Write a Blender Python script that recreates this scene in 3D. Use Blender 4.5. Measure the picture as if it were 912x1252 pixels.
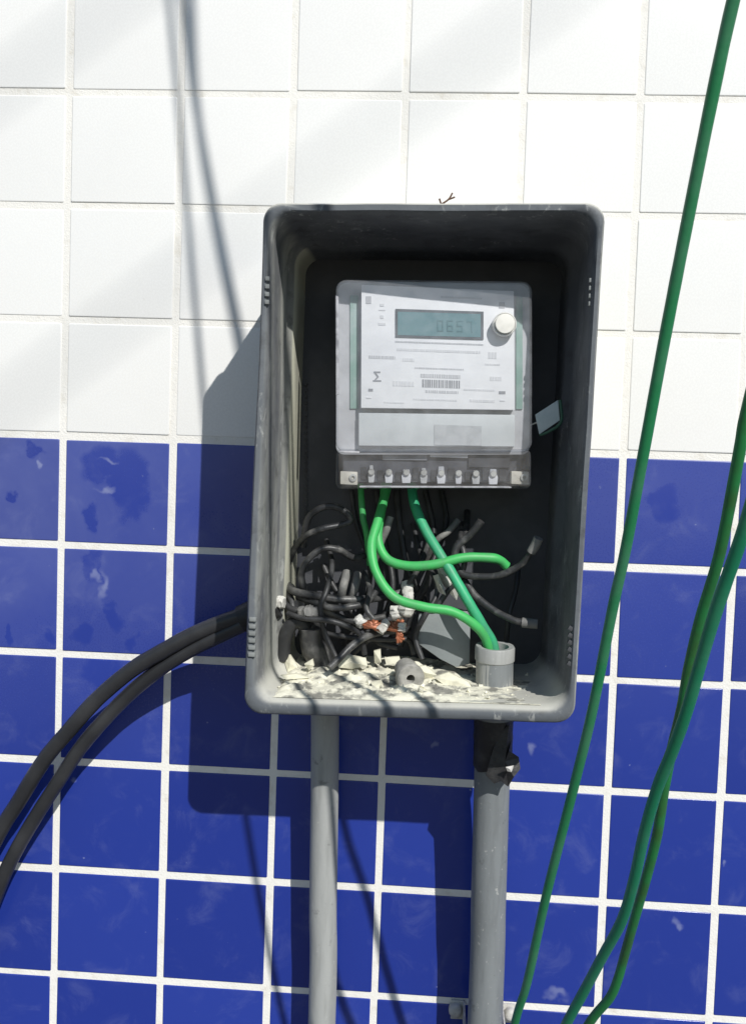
import bpy, bmesh, math, random
from mathutils import Vector, Matrix, noise as mnoise
random.seed(7)

# ------------------------------------------------------------------ camera, sky, sun, exposure
PITCH = 0.105                       # tile pitch in metres
FPX, CX, CY = 1250.0, 456.0, 626.0  # focal length and centre, in photo pixels (912 x 1252)
RC = ((0.99721, -0.03377, 0.06664), (0.03723, 0.99799, -0.05136), (-0.06477, 0.05369, 0.99645))
CAM = (3.41684901, 4.11967111, -9.02207745)     # camera in tile units: across, down, from the wall
U0, V0, ZC = 3.4, 4.1, 1.45

def UV(u, v, d=0.0):
    """tile units (across, down, out from the wall) -> world metres"""
    return Vector(((u - U0) * PITCH, -d * PITCH, ZC + (V0 - v) * PITCH))

def uvd(px, py, d=0.0):
    c = ((px - CX) / FPX, (py - CY) / FPX, 1.0)
    r = [sum(RC[k][i] * c[k] for k in range(3)) for i in range(3)]
    s = (-d - CAM[2]) / r[2]
    return CAM[0] + r[0] * s, CAM[1] + r[1] * s

def P(px, py, d=0.0):
    """a point seen at a photo position, standing d tiles out from the wall"""
    u, v = uvd(px, py, d)
    return UV(u, v, d)

SUN = (0.54, 0.93)                  # shadow shift per unit of stand-off
def S(px, py, d):
    """a point standing d tiles out whose sun shadow falls on the wall at a photo position"""
    u, v = uvd(px, py, 0)
    return UV(u + SUN[0] * d, v - SUN[1] * d, d)

scene = bpy.context.scene
for o in list(bpy.data.objects):
    bpy.data.objects.remove(o)
cam_data = bpy.data.cameras.new('camera')
cam = bpy.data.objects.new('camera', cam_data)
scene.collection.objects.link(cam)
def w3(v): return Vector((v[0], v[2], -v[1]))
right, down, fwd = w3(RC[0]), w3(RC[1]), w3(RC[2])
mw = Matrix.Identity(4)
for i in range(3):
    mw[i][0], mw[i][1], mw[i][2] = right[i], -down[i], -fwd[i]
mw.translation = UV(CAM[0], CAM[1], -CAM[2])
cam.matrix_world = mw
cam_data.sensor_fit = 'VERTICAL'
cam_data.sensor_height = 36.0
cam_data.lens = 36.0 * FPX / 1252.0
cam_data.clip_start = 0.02
cam_data.clip_end = 500
scene.camera = cam

sun_dir = Vector((SUN[0], -1.0, SUN[1])).normalized()
world = bpy.data.worlds.new('World')
scene.world = world
world.use_nodes = True
wn = world.node_tree
wn.nodes.clear()
sky = wn.nodes.new('ShaderNodeTexSky')
sky.sky_type = 'NISHITA'
sky.sun_disc = False
sky.sun_elevation = math.asin(sun_dir.z)
sky.sun_rotation = math.atan2(sun_dir.x, sun_dir.y)
sky.altitude = 10
sky.dust_density = 0.4
sky.air_density = 1.3
sky.ozone_density = 3.0
bg = wn.nodes.new('ShaderNodeBackground')
bg.inputs['Strength'].default_value = 0.08
wo = wn.nodes.new('ShaderNodeOutputWorld')
wn.links.new(sky.outputs[0], bg.inputs[0])
wn.links.new(bg.outputs[0], wo.inputs[0])
sl = bpy.data.lights.new('sun', 'SUN')
sl.energy = 4.6
sl.angle = math.radians(0.53)
sl.color = (1.0, 0.972, 0.925)
so = bpy.data.objects.new('sun', sl)
scene.collection.objects.link(so)
so.rotation_euler = sun_dir.to_track_quat('Z', 'Y').to_euler()
so.location = sun_dir * 12
scene.view_settings.view_transform = 'Standard'
scene.view_settings.look = 'None'
scene.view_settings.gamma = 1.0
scene.view_settings.use_curve_mapping = False
scene.view_settings.exposure = -0.09
scene.render.engine = 'CYCLES'
scene.cycles.use_denoising = True
scene.cycles.max_bounces = 10
scene.cycles.transparent_max_bounces = 16
scene.render.filter_size = 3.1

# ------------------------------------------------------------------ helpers
COL = scene.collection
def tag(o, label, cat, group=None, kind=None):
    if label: o['label'] = label
    if cat: o['category'] = cat
    if group: o['group'] = group
    if kind: o['kind'] = kind
    return o

def thing(name, label, cat, loc, group=None):
    o = bpy.data.objects.new(name, None)
    o.empty_display_size = 0.02
    COL.objects.link(o)
    o.location = loc
    return tag(o, label, cat, group)

class MB:
    """collects geometry in world metres"""
    def __init__(self): self.v, self.f = [], []
    def add(self, vs, fs):
        b = len(self.v)
        self.v += [Vector(x) for x in vs]
        self.f += [tuple(i + b for i in f) for f in fs]
        return self
    def box(self, c, sx, sy, sz, rot=None):
        c = Vector(c)
        vs = []
        for x in (-.5, .5):
            for y in (-.5, .5):
                for z in (-.5, .5):
                    q = Vector((x * sx, y * sy, z * sz))
                    if rot: q = rot @ q
                    vs.append(c + q)
        return self.add(vs, [(0, 1, 3, 2), (4, 6, 7, 5), (0, 4, 5, 1), (2, 3, 7, 6), (0, 2, 6, 4), (1, 5, 7, 3)])
    def loft(self, loops, cap0=True, cap1=True):
        n = len(loops[0])
        vs = [p for l in loops for p in l]
        fs = []
        for k in range(len(loops) - 1):
            for i in range(n):
                j = (i + 1) % n
                fs.append((k * n + i, k * n + j, (k + 1) * n + j, (k + 1) * n + i))
        if cap0: fs.append(tuple(range(n))[::-1])
        if cap1: fs.append(tuple((len(loops) - 1) * n + i for i in range(n)))
        return self.add(vs, fs)
    def tube(self, pts, r, seg=12, samples=8, wob=0.0, caps=True, smooth=True):
        path = spline(pts, samples) if smooth else [Vector(p) for p in pts]
        rr = r if callable(r) else (lambda t: r)
        loops, up = [], None
        for i, p in enumerate(path):
            t = (path[min(i + 1, len(path) - 1)] - path[max(i - 1, 0)]).normalized()
            if up is None:
                up = t.orthogonal().normalized()
            up = (up - t * up.dot(t)).normalized()
            sd = t.cross(up)
            k = rr(i / (len(path) - 1))
            if wob: k *= 1 + wob * mnoise.noise(p * 90)
            loops.append([p + (up * math.cos(a) + sd * math.sin(a)) * k
                          for a in (2 * math.pi * q / seg for q in range(seg))])
        return self.loft(loops, caps, caps)
    def build(self, name, mat, parent=None, smooth=True, angle=40, bevel=0.0):
        vs = self.v
        org = Vector(parent.location) if parent is not None else None
        pp = parent
        while pp is not None and pp.parent is not None:
            pp = pp.parent
            org = org + Vector(pp.location)
        if org is None:
            lo = Vector([min(q[i] for q in vs) for i in range(3)])
            hi = Vector([max(q[i] for q in vs) for i in range(3)])
            org = Vector(((lo.x + hi.x) / 2, (lo.y + hi.y) / 2, lo.z))
        me = bpy.data.meshes.new(name)
        me.from_pydata([tuple(q - org) for q in vs], [], self.f)
        bm = bmesh.new(); bm.from_mesh(me)
        bmesh.ops.recalc_face_normals(bm, faces=bm.faces)
        if bevel:
            es = [e for e in bm.edges if len(e.link_faces) == 2 and e.calc_face_angle(0) > 0.7]
            bmesh.ops.bevel(bm, geom=es, offset=bevel, segments=2, profile=0.6, affect='EDGES')
        bm.to_mesh(me); bm.free()
        if smooth:
            me.shade_smooth()
            me.set_sharp_from_angle(angle=math.radians(angle))
        me.materials.append(mat)
        o = bpy.data.objects.new(name, me)
        COL.objects.link(o)
        if parent is None: o.location = org
        else: o.parent = parent
        return o

def spline(pts, n=8):
    pts = [Vector(p) for p in pts]
    if len(pts) < 3:
        return [pts[0].lerp(pts[-1], i / n) for i in range(n + 1)]
    q = [pts[0] * 2 - pts[1]] + pts + [pts[-1] * 2 - pts[-2]]
    out = []
    for i in range(1, len(q) - 2):
        a, b, c, d = q[i - 1:i + 3]
        for k in range(n):
            t = k / n
            out.append(0.5 * ((2 * b) + (c - a) * t + (2 * a - 5 * b + 4 * c - d) * t * t + (3 * b - a - 3 * c + d) * t ** 3))
    out.append(pts[-1])
    return out

def plate(poly, d0, d1, mb=None):
    """flat polygon given in photo pixels at stand-off d0 (front), squarely extruded back to d1"""
    mb = mb or MB()
    fr = [P(x, y, d0) for x, y in poly]
    bk = [q + Vector((0, (d0 - d1) * PITCH, 0)) for q in fr]
    return mb.loft([bk, fr])

def rrect(x0, y0, x1, y1, r, n=5):
    out = []
    for cx, cy, a0 in ((x1 - r, y0 + r, -90), (x1 - r, y1 - r, 0), (x0 + r, y1 - r, 90), (x0 + r, y0 + r, 180)):
        for k in range(n + 1):
            a = math.radians(a0 + 90 * k / n)
            out.append((cx + r * math.cos(a), cy + r * math.sin(a)))
    return out

# ------------------------------------------------------------------ materials
def nt_new(name):
    m = bpy.data.materials.new(name)
    m.use_nodes = True
    nt = m.node_tree
    return m, nt, nt.nodes['Principled BSDF']
def N(nt, t, **kw):
    n = nt.nodes.new(t)
    for k, v in kw.items(): setattr(n, k, v)
    return n
def geo(nt): return N(nt, 'ShaderNodeNewGeometry')
def noise(nt, scale, detail=4, rough=0.55, vec=None, dist=0.0):
    n = N(nt, 'ShaderNodeTexNoise')
    n.inputs['Scale'].default_value = scale
    n.inputs['Detail'].default_value = detail
    n.inputs['Roughness'].default_value = rough
    n.inputs['Distortion'].default_value = dist
    if vec is None: vec = geo(nt).outputs['Position']
    nt.links.new(vec, n.inputs['Vector'])
    return n.outputs['Fac']
def ramp(nt, sock, lo, hi, a=0.0, b=1.0):
    n = N(nt, 'ShaderNodeMapRange', interpolation_type='SMOOTHSTEP')
    n.inputs['From Min'].default_value = lo; n.inputs['From Max'].default_value = hi
    n.inputs['To Min'].default_value = a; n.inputs['To Max'].default_value = b
    nt.links.new(sock, n.inputs['Value'])
    return n.outputs['Result']
def mth(nt, op, a, b=None, clamp=False):
    n = N(nt, 'ShaderNodeMath', operation=op, use_clamp=clamp)
    for i, s in enumerate((a, b)):
        if s is None: continue
        if isinstance(s, (int, float)): n.inputs[i].default_value = s
        else: nt.links.new(s, n.inputs[i])
    return n.outputs[0]
def mix(nt, f, a, b):
    n = N(nt, 'ShaderNodeMix', data_type='RGBA')
    for k, s in ((0, f), (6, a), (7, b)):
        if isinstance(s, (int, float)): n.inputs[k].default_value = s
        elif isinstance(s, tuple): n.inputs[k].default_value = (*s, 1)
        else: nt.links.new(s, n.inputs[k])
    return n.outputs[2]
def bump(nt, bs, h, strength=0.3, dist=0.001):
    b = N(nt, 'ShaderNodeBump')
    b.inputs['Strength'].default_value = strength
    b.inputs['Distance'].default_value = dist
    nt.links.new(h, b.inputs['Height'])
    nt.links.new(b.outputs[0], bs.inputs['Normal'])
def mk(name, c1, c2=None, scale=60, rough=0.5, lo=0.4, hi=0.7, bmp=0.0, bscale=300, metallic=0.0, spec=0.5, local=False):
    m, nt, bs = nt_new(name)
    bs.inputs['Roughness'].default_value = rough
    bs.inputs['Metallic'].default_value = metallic
    bs.inputs['Specular IOR Level'].default_value = spec
    if c2 is None: c2 = tuple(x * 0.8 for x in c1)
    col = mix(nt, ramp(nt, noise(nt, scale), lo, hi), c1, c2)
    nt.links.new(col, bs.inputs['Base Color'])
    if bmp: bump(nt, bs, noise(nt, bscale, 3), bmp)
    return m

def tile_mat(name, blue):
    m, nt, bs = nt_new(name)
    pos = geo(nt).outputs['Position']
    oi = N(nt, 'ShaderNodeObjectInfo').outputs['Random']
    fine = noise(nt, 500, 3, 0.6)
    if blue:
        base = mix(nt, oi, (0.016, 0.036, 0.255), (0.022, 0.047, 0.305))
        # thin dried dust film, thicker on the rows just under the white ones
        sep = N(nt, 'ShaderNodeSeparateXYZ'); nt.links.new(pos, sep.inputs[0])
        zt = UV(0, 4.0).z
        height = ramp(nt, sep.outputs[2], zt - 0.38, zt + 0.02)
        left = ramp(nt, sep.outputs[0], UV(3.2, 0).x, UV(-1, 0).x, 0.35, 1.0)
        film = mth(nt, 'MULTIPLY', height, left)
        film = mth(nt, 'MULTIPLY', film, ramp(nt, noise(nt, 9, 5, 0.6, dist=0.4), 0.25, 0.75, 0.55, 1.1))
        # the wiped, smeared place
        wig = N(nt, 'ShaderNodeTexNoise'); wig.inputs['Scale'].default_value = 42; wig.inputs['Detail'].default_value = 3
        nt.links.new(pos, wig.inputs['Vector'])
        off = N(nt, 'ShaderNodeVectorMath', operation='MULTIPLY_ADD')
        nt.links.new(wig.outputs['Color'], off.inputs[0])
        off.inputs[1].default_value = (0.034, 0, 0.034); nt.links.new(pos, off.inputs[2])
        wiped = None
        for px, py, rx, ry in ((158, 594, .017, .032), (126, 566, .020, .016), (112, 634, .007, .011), (113, 690, .009, .017),
                               (140, 752, .008, .014), (102, 774, .008, .013), (160, 788, .005, .008), (126, 822, .018, .012),
                               (15, 602, .007, .006), (46, 552, .008, .006), (12, 778, .004, .009), (60, 780, .005, .007),
                               (812, 615, .012, .014)):
            c = P(px, py)
            sub = N(nt, 'ShaderNodeVectorMath', operation='SUBTRACT')
            nt.links.new(off.outputs[0], sub.inputs[0]); sub.inputs[1].default_value = (c.x + .017, 0, c.z + .017)
            ml = N(nt, 'ShaderNodeVectorMath', operation='MULTIPLY')
            nt.links.new(sub.outputs[0], ml.inputs[0]); ml.inputs[1].default_value = (1 / rx, 0, 1 / ry)
            ln = N(nt, 'ShaderNodeVectorMath', operation='LENGTH'); nt.links.new(ml.outputs[0], ln.inputs[0])
            e = ramp(nt, ln.outputs['Value'], 1.3, 0.8)
            wiped = e if wiped is None else mth(nt, 'MAXIMUM', wiped, e)
        film = mth(nt, 'MULTIPLY', film, mth(nt, 'SUBTRACT', 1.0, mth(nt, 'MULTIPLY', wiped, 0.8)))
        faint = ramp(nt, noise(nt, 26, 6, 0.65, dist=0.6), 0.50, 0.78, 0.0, 0.09)
        spots = ramp(nt, noise(nt, 160, 2, 0.5), 0.74, 0.80, 0.0, 0.35)
        drip = None
        for px, py, rx, ry in ((127, 712, .0030, .0085), (117, 702, .0024, .0050), (131, 597, .0085, .0022), (134, 563, .0060, .0016), (52, 567, .0022, .0022),
                               (531, 908, .0028, .0034), (828, 1130, .0030, .0042), (652, 917, .003, .004), (680, 1215, .009, .004), (90, 955, .004, .002), (885, 1058, .0018, .0018)):
            c = P(px, py)
            sub = N(nt, 'ShaderNodeVectorMath', operation='SUBTRACT')
            nt.links.new(off.outputs[0], sub.inputs[0]); sub.inputs[1].default_value = (c.x + .017, 0, c.z + .017)
            ml = N(nt, 'ShaderNodeVectorMath', operation='MULTIPLY')
            nt.links.new(sub.outputs[0], ml.inputs[0]); ml.inputs[1].default_value = (1 / rx, 0, 1 / ry)
            ln = N(nt, 'ShaderNodeVectorMath', operation='LENGTH'); nt.links.new(ml.outputs[0], ln.inputs[0])
            e = ramp(nt, ln.outputs['Value'], 1.7, 0.3)
            drip = e if drip is None else mth(nt, 'MAXIMUM', drip, e)
        film_all = mth(nt, 'ADD', mth(nt, 'MULTIPLY', film, 0.17), mth(nt, 'MULTIPLY', drip, 0.3))
        col = mix(nt, mth(nt, 'ADD', film_all, mth(nt, 'ADD', faint, spots), True), base, (0.42, 0.46, 0.62))
        nt.links.new(col, bs.inputs['Base Color'])
        nt.links.new(mth(nt, 'ADD', mth(nt, 'MULTIPLY', film, 0.3), ramp(nt, fine, .3, .7, 0.16, 0.24)), bs.inputs['Roughness'])
    else:
        base = mix(nt, oi, (0.825, 0.825, 0.805), (0.84, 0.84, 0.82))
        dirt = ramp(nt, noise(nt, 14, 5, 0.6), 0.5, 0.85, 0.0, 0.07)
        specks = ramp(nt, noise(nt, 120, 3, 0.5), 0.72, 0.80, 0.0, 0.25)
        col = mix(nt, mth(nt, 'ADD', dirt, specks, True), base, (0.55, 0.54, 0.50))
        nt.links.new(col, bs.inputs['Base Color'])
        nt.links.new(ramp(nt, fine, .3, .7, 0.22, 0.32), bs.inputs['Roughness'])
    bump(nt, bs, noise(nt, 30, 2, 0.5), 0.12, 0.0015)
    return m

def plastic_mat():
    """weathered grey polycarbonate: dust settled where it faces up, rain streaks on the sides"""
    m, nt, bs = nt_new('weathered_grey_plastic')
    g = geo(nt)
    sn = N(nt, 'ShaderNodeSeparateXYZ'); nt.links.new(g.outputs['Normal'], sn.inputs[0])
    mp = N(nt, 'ShaderNodeMapping'); mp.inputs['Scale'].default_value = (1, 0.8, 0.18)
    nt.links.new(g.outputs['Position'], mp.inputs[0])
    streak = noise(nt, 30, 5, 0.55, vec=mp.outputs[0])
    blot = noise(nt, 34, 5, 0.62)
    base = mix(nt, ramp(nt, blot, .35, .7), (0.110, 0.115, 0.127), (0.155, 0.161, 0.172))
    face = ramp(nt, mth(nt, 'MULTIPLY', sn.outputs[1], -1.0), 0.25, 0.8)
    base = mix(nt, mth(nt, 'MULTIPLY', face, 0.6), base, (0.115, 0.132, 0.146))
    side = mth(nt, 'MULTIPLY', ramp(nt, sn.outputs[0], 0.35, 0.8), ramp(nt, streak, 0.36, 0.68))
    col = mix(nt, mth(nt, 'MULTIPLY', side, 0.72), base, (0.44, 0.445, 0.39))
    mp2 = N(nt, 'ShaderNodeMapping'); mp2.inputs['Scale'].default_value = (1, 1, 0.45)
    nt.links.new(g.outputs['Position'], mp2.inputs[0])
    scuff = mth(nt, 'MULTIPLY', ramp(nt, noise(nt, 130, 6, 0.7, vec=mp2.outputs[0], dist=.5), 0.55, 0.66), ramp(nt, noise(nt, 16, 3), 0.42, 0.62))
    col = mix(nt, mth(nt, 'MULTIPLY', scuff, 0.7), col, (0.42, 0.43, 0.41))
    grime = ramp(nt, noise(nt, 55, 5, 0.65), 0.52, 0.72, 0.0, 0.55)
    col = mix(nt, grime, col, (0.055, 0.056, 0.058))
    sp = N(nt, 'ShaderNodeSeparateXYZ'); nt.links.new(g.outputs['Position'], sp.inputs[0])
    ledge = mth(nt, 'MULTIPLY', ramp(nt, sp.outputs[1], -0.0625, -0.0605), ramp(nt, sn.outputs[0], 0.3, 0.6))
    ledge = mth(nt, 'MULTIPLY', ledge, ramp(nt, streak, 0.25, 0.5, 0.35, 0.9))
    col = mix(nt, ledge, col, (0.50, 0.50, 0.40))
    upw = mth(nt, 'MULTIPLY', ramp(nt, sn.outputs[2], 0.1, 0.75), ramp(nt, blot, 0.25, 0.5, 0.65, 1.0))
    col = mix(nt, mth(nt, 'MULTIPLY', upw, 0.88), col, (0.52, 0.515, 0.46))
    nt.links.new(col, bs.inputs['Base Color'])
    bs.inputs['Roughness'].default_value = 0.62
    bs.inputs['Specular IOR Level'].default_value = 0.35
    bump(nt, bs, noise(nt, 260, 4), 0.25, 0.0008)
    return m

def conduit_mat(name, c):
    m, nt, bs = nt_new(name)
    g = geo(nt)
    mp = N(nt, 'ShaderNodeMapping'); mp.inputs['Scale'].default_value = (1, 1, 0.12)
    nt.links.new(g.outputs['Position'], mp.inputs[0])
    col = mix(nt, ramp(nt, noise(nt, 130, 5, 0.6, vec=mp.outputs[0]), .4, .72, 0, .5), c, tuple(x * .62 for x in c))
    col = mix(nt, ramp(nt, noise(nt, 70, 5, 0.7), .60, .70, 0, .65), col, tuple(x * .42 for x in c))
    col = mix(nt, ramp(nt, noise(nt, 210, 3, 0.6), .64, .74, 0, .5), col, (.5, .5, .48))
    nt.links.new(col, bs.inputs['Base Color'])
    bs.inputs['Roughness'].default_value = 0.55
    bump(nt, bs, noise(nt, 240, 4), 0.3, 0.0006)
    return m

def clear_mat(name, tint, gloss=0.10, haze=0.12, hazecol=(0.75, 0.76, 0.80)):
    m, nt, bs = nt_new(name)
    nt.nodes.remove(bs)
    out = nt.nodes['Material Output']
    tr = N(nt, 'ShaderNodeBsdfTransparent'); tr.inputs[0].default_value = (*tint, 1)
    df = N(nt, 'ShaderNodeBsdfDiffuse'); df.inputs[0].default_value = (*hazecol, 1)
    gl = N(nt, 'ShaderNodeBsdfGlossy'); gl.inputs['Roughness'].default_value = gloss
    lw = N(nt, 'ShaderNodeLayerWeight'); lw.inputs[0].default_value = 0.5
    fres = mth(nt, 'ADD', mth(nt, 'MULTIPLY', mth(nt, 'POWER', lw.outputs['Facing'], 4.0), 0.6), 0.04)
    m1 = N(nt, 'ShaderNodeMixShader'); m2 = N(nt, 'ShaderNodeMixShader')
    nt.links.new(ramp(nt, noise(nt, 70, 4), 0.3, 0.75, haze * 0.6, haze * 1.5), m1.inputs[0])
    nt.links.new(tr.outputs[0], m1.inputs[1]); nt.links.new(df.outputs[0], m1.inputs[2])
    nt.links.new(fres, m2.inputs[0])
    nt.links.new(m1.outputs[0], m2.inputs[1]); nt.links.new(gl.outputs[0], m2.inputs[2])
    nt.links.new(m2.outputs[0], out.inputs[0])
    return m

M = dict(
    white_tile=tile_mat('white_glazed_tile', False), blue_tile=tile_mat('blue_glazed_tile', True),
    grout=mk('white_grout', (0.82, 0.805, 0.76), (0.70, 0.67, 0.60), 70, 0.85, 0.5, 0.8, 0.5, 700),
    plaster=mk('plaster', (0.55, 0.53, 0.48), None, 8, 0.9, bmp=0.4),
    pavement=mk('concrete_pavement', (0.11, 0.108, 0.106), (0.085, 0.084, 0.083), 5, 0.9, bmp=0.5, bscale=80),
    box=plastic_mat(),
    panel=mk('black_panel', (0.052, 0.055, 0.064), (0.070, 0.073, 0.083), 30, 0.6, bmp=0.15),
    dark_vent=mk('vent_dark', (0.06, 0.063, 0.07), None, 60, 0.7),
    vent_light=mk('vent_light', (0.24, 0.255, 0.25), None, 60, 0.6),
    green=mk('green_cable_sheath', (0.014, 0.19, 0.068), (0.045, 0.20, 0.10), 28, 0.45, bmp=0.15),
    teal=mk('teal_cable_sheath', (0.008, 0.185, 0.088), (0.03, 0.19, 0.105), 28, 0.42, bmp=0.15),
    olive=mk('olive_green_sheath', (0.016, 0.185, 0.050), (0.030, 0.115, 0.030), 40, 0.45, bmp=0.15),
    bright_green=mk('bright_green_insulation', (0.055, 0.45, 0.115), (0.075, 0.36, 0.12), 70, 0.5, bmp=0.1),
    green_teal=mk('green_teal_insulation', (0.04, 0.41, 0.19), (0.06, 0.32, 0.17), 70, 0.5, bmp=0.1),
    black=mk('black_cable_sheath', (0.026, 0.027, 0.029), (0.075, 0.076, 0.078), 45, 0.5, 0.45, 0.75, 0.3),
    black_sheath=mk('smooth_black_sheath', (0.024, 0.025, 0.028), (0.042, 0.043, 0.046), 18, 0.38, 0.4, 0.75, 0.12),
    grey_wire=mk('dusty_black_insulation', (0.036, 0.037, 0.039), (0.125, 0.125, 0.120), 75, 0.42, 0.45, 0.7, 0.3),
    pale_wire=mk('dusty_grey_insulation', (0.15, 0.15, 0.145), (0.25, 0.245, 0.23), 75, 0.7, 0.45, 0.7, 0.3),
    copper=mk('bare_copper', (0.42, 0.15, 0.075), (0.22, 0.085, 0.05), 150, 0.45, metallic=0.35),
    tape=mk('pale_tape', (0.62, 0.61, 0.57), (0.36, 0.35, 0.32), 110, 0.7, 0.45, 0.7, 0.4),
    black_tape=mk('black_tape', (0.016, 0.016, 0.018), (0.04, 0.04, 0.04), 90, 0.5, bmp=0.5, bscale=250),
    conduit=conduit_mat('grey_pvc_conduit', (0.36, 0.37, 0.36)),
    conduit2=conduit_mat('weathered_grey_conduit', (0.205, 0.222, 0.23)),
    clamp=mk('white_clamp', (0.55, 0.54, 0.51), (0.35, 0.34, 0.31), 90, 0.6),
    meter_body=mk('meter_grey_plastic', (0.50, 0.51, 0.53), None, 30, 0.5),
    meter_panel=mk('meter_pale_panel', (0.52, 0.55, 0.555), (0.47, 0.50, 0.505), 30, 0.5),
    face=mk('white_face_plate', (0.80, 0.81, 0.82), (0.76, 0.77, 0.79), 25, 0.4),
    print_dark=mk('print_dark_grey', (0.24, 0.25, 0.27), (0.24, 0.25, 0.27), 300, 0.6),
    print_mid=mk('print_mid_grey', (0.47, 0.48, 0.50), (0.47, 0.48, 0.50), 300, 0.6),
    print_light=mk('print_light_grey', (0.62, 0.63, 0.645), (0.62, 0.63, 0.645), 300, 0.6),
    lcd=mk('lcd_teal', (0.125, 0.24, 0.265), (0.15, 0.265, 0.285), 60, 0.25),
    lcd_seg=mk('lcd_segment', (0.105, 0.225, 0.25), None, 60, 0.3),
    lcd_frame=mk('lcd_frame', (0.11, 0.125, 0.14), None, 60, 0.4),
    pcb=mk('green_pcb_edge', (0.22, 0.36, 0.31), (0.32, 0.42, 0.40), 60, 0.5),
    sticker=mk('sticker_grey', (0.44, 0.46, 0.47), (0.36, 0.38, 0.39), 110, 0.4),
    knob=mk('cream_button', (0.80, 0.79, 0.74), (0.70, 0.69, 0.64), 90, 0.4),
    term=mk('terminal_dark_grey', (0.085, 0.09, 0.105), (0.05, 0.053, 0.062), 60, 0.5),
    terminal=mk('terminal_grey', (0.42, 0.43, 0.43), (0.30, 0.305, 0.305), 150, 0.5),
    edge=mk('pale_edge_highlight', (0.56, 0.56, 0.58), (0.28, 0.28, 0.30), 130, 0.35),  # pale colour standing in for light caught on the clear covers' edges
    dark_bore=mk('terminal_bore_dark', (0.03, 0.032, 0.036), None, 90, 0.6),
    metal=mk('dull_metal', (0.55, 0.55, 0.52), (0.38, 0.38, 0.36), 120, 0.4, metallic=0.5),
    fixing=mk('cream_fixing', (0.52, 0.50, 0.43), (0.40, 0.38, 0.33), 120, 0.6),
    clear=clear_mat('clear_polycarbonate', (0.95, 0.955, 0.97), 0.12, 0.10),
    clear_term=clear_mat('dusty_polycarbonate', (0.95, 0.955, 0.97), 0.10, 0.07, (0.72, 0.74, 0.79)),
    tagm=mk('pale_blue_tag', (0.47, 0.54, 0.55), (0.38, 0.47, 0.49), 60, 0.5),
    tag_edge=mk('tag_green_edge', (0.03, 0.11, 0.07), None, 60, 0.5),
    grey_plate=mk('grey_plate', (0.25, 0.275, 0.28), (0.21, 0.23, 0.235), 40, 0.6, bmp=0.15),
    dust=mk('cream_plaster_dust', (0.76, 0.74, 0.61), (0.24, 0.235, 0.205), 62, 0.95, 0.46, 0.62, 0.8, 260),
    scrap=mk('cream_scrap', (0.72, 0.70, 0.56), (0.50, 0.48, 0.38), 70, 0.9, 0.45, 0.75, 0.4),
    twig=mk('dry_twig', (0.16, 0.09, 0.06), None, 200, 0.9),
    stone=mk('grey_plug', (0.38, 0.37, 0.34), (0.24, 0.235, 0.215), 110, 0.9, bmp=0.6),
)

# ------------------------------------------------------------------ ground
g = MB().add([(-40, -40, 0), (40, -40, 0), (40, 0.4, 0), (-40, 0.4, 0)], [(0, 1, 2, 3)]).build('pavement', M['pavement'], smooth=False)
g['kind'] = 'structure'

# ------------------------------------------------------------------ tiled wall
GX = {0: 0.015, 1: 1.018, 2: 2.009, 3: 2.991, 4: 4.003, 5: 4.992, 6: 5.972}
GY = {1: 0.990, 2: 1.980, 3: 2.986, 4: 4.023, 5: 5.010, 6: 6.005, 7: 6.999, 8: 8.006, 9: 9.001}
gx = lambda i: GX.get(i, float(i))
gy = lambda j: GY.get(j, float(j))
wall = thing('tiled_wall', 'tiled wall with white square tiles above and blue square tiles below', 'wall', (0, 0, 0))
I0, I1, J0, J1 = -22, 28, -16, 18
b = MB()
b.box(((gx(I0) + gx(I1)) / 2 * PITCH - U0 * PITCH, 0.106, 1.0 + 1.0), (I1 - I0) * PITCH + .2, 0.2, 4.0)
b.build('masonry', M['plaster'], wall, smooth=False)
GD = 0.0008
A, B_ = UV(gx(I0), gy(J0)), UV(gx(I1), gy(J1) - .15)
b = MB().add([(A.x, GD, B_.z), (B_.x, GD, B_.z), (B_.x, GD, A.z), (A.x, GD, A.z), (A.x, .0065, B_.z), (B_.x, .0065, B_.z), (B_.x, .0065, A.z), (A.x, .0065, A.z)],
             [(0, 1, 2, 3), (0, 4, 5, 1), (1, 5, 6, 2), (2, 6, 7, 3), (3, 7, 4, 0)])
b.build('grout', M['grout'], wall, smooth=False)
def tile_mesh(name, mat):
    T = PITCH - 0.0066
    mb = MB()
    loops = []
    for inset, y, r in ((0, 0.006, 0.0009), (0, 0.0008, 0.0009), (0.0002, 0.0003, 0.0010), (0.0006, 0.00006, 0.0012), (0.0012, 0.0, 0.0016)):
        h = T / 2 - inset
        loops.append([Vector((x, y, z)) for x, z in rrect(-h, -h, h, h, r, 2)])
    mb.loft(loops, False, True)
    me = bpy.data.meshes.new(name)
    me.from_pydata([tuple(q) for q in mb.v], [], mb.f)
    bm = bmesh.new(); bm.from_mesh(me); bmesh.ops.recalc_face_normals(bm, faces=bm.faces); bm.to_mesh(me); bm.free()
    if me.polygons[-1].normal.y > 0: me.flip_normals()
    me.shade_smooth(); me.set_sharp_from_angle(angle=math.radians(50))
    me.materials.append(mat)
    return me
wt, bt = tile_mesh('white_tile', M['white_tile']), tile_mesh('blue_tile', M['blue_tile'])
far = {0: MB(), 1: MB()}
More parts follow.
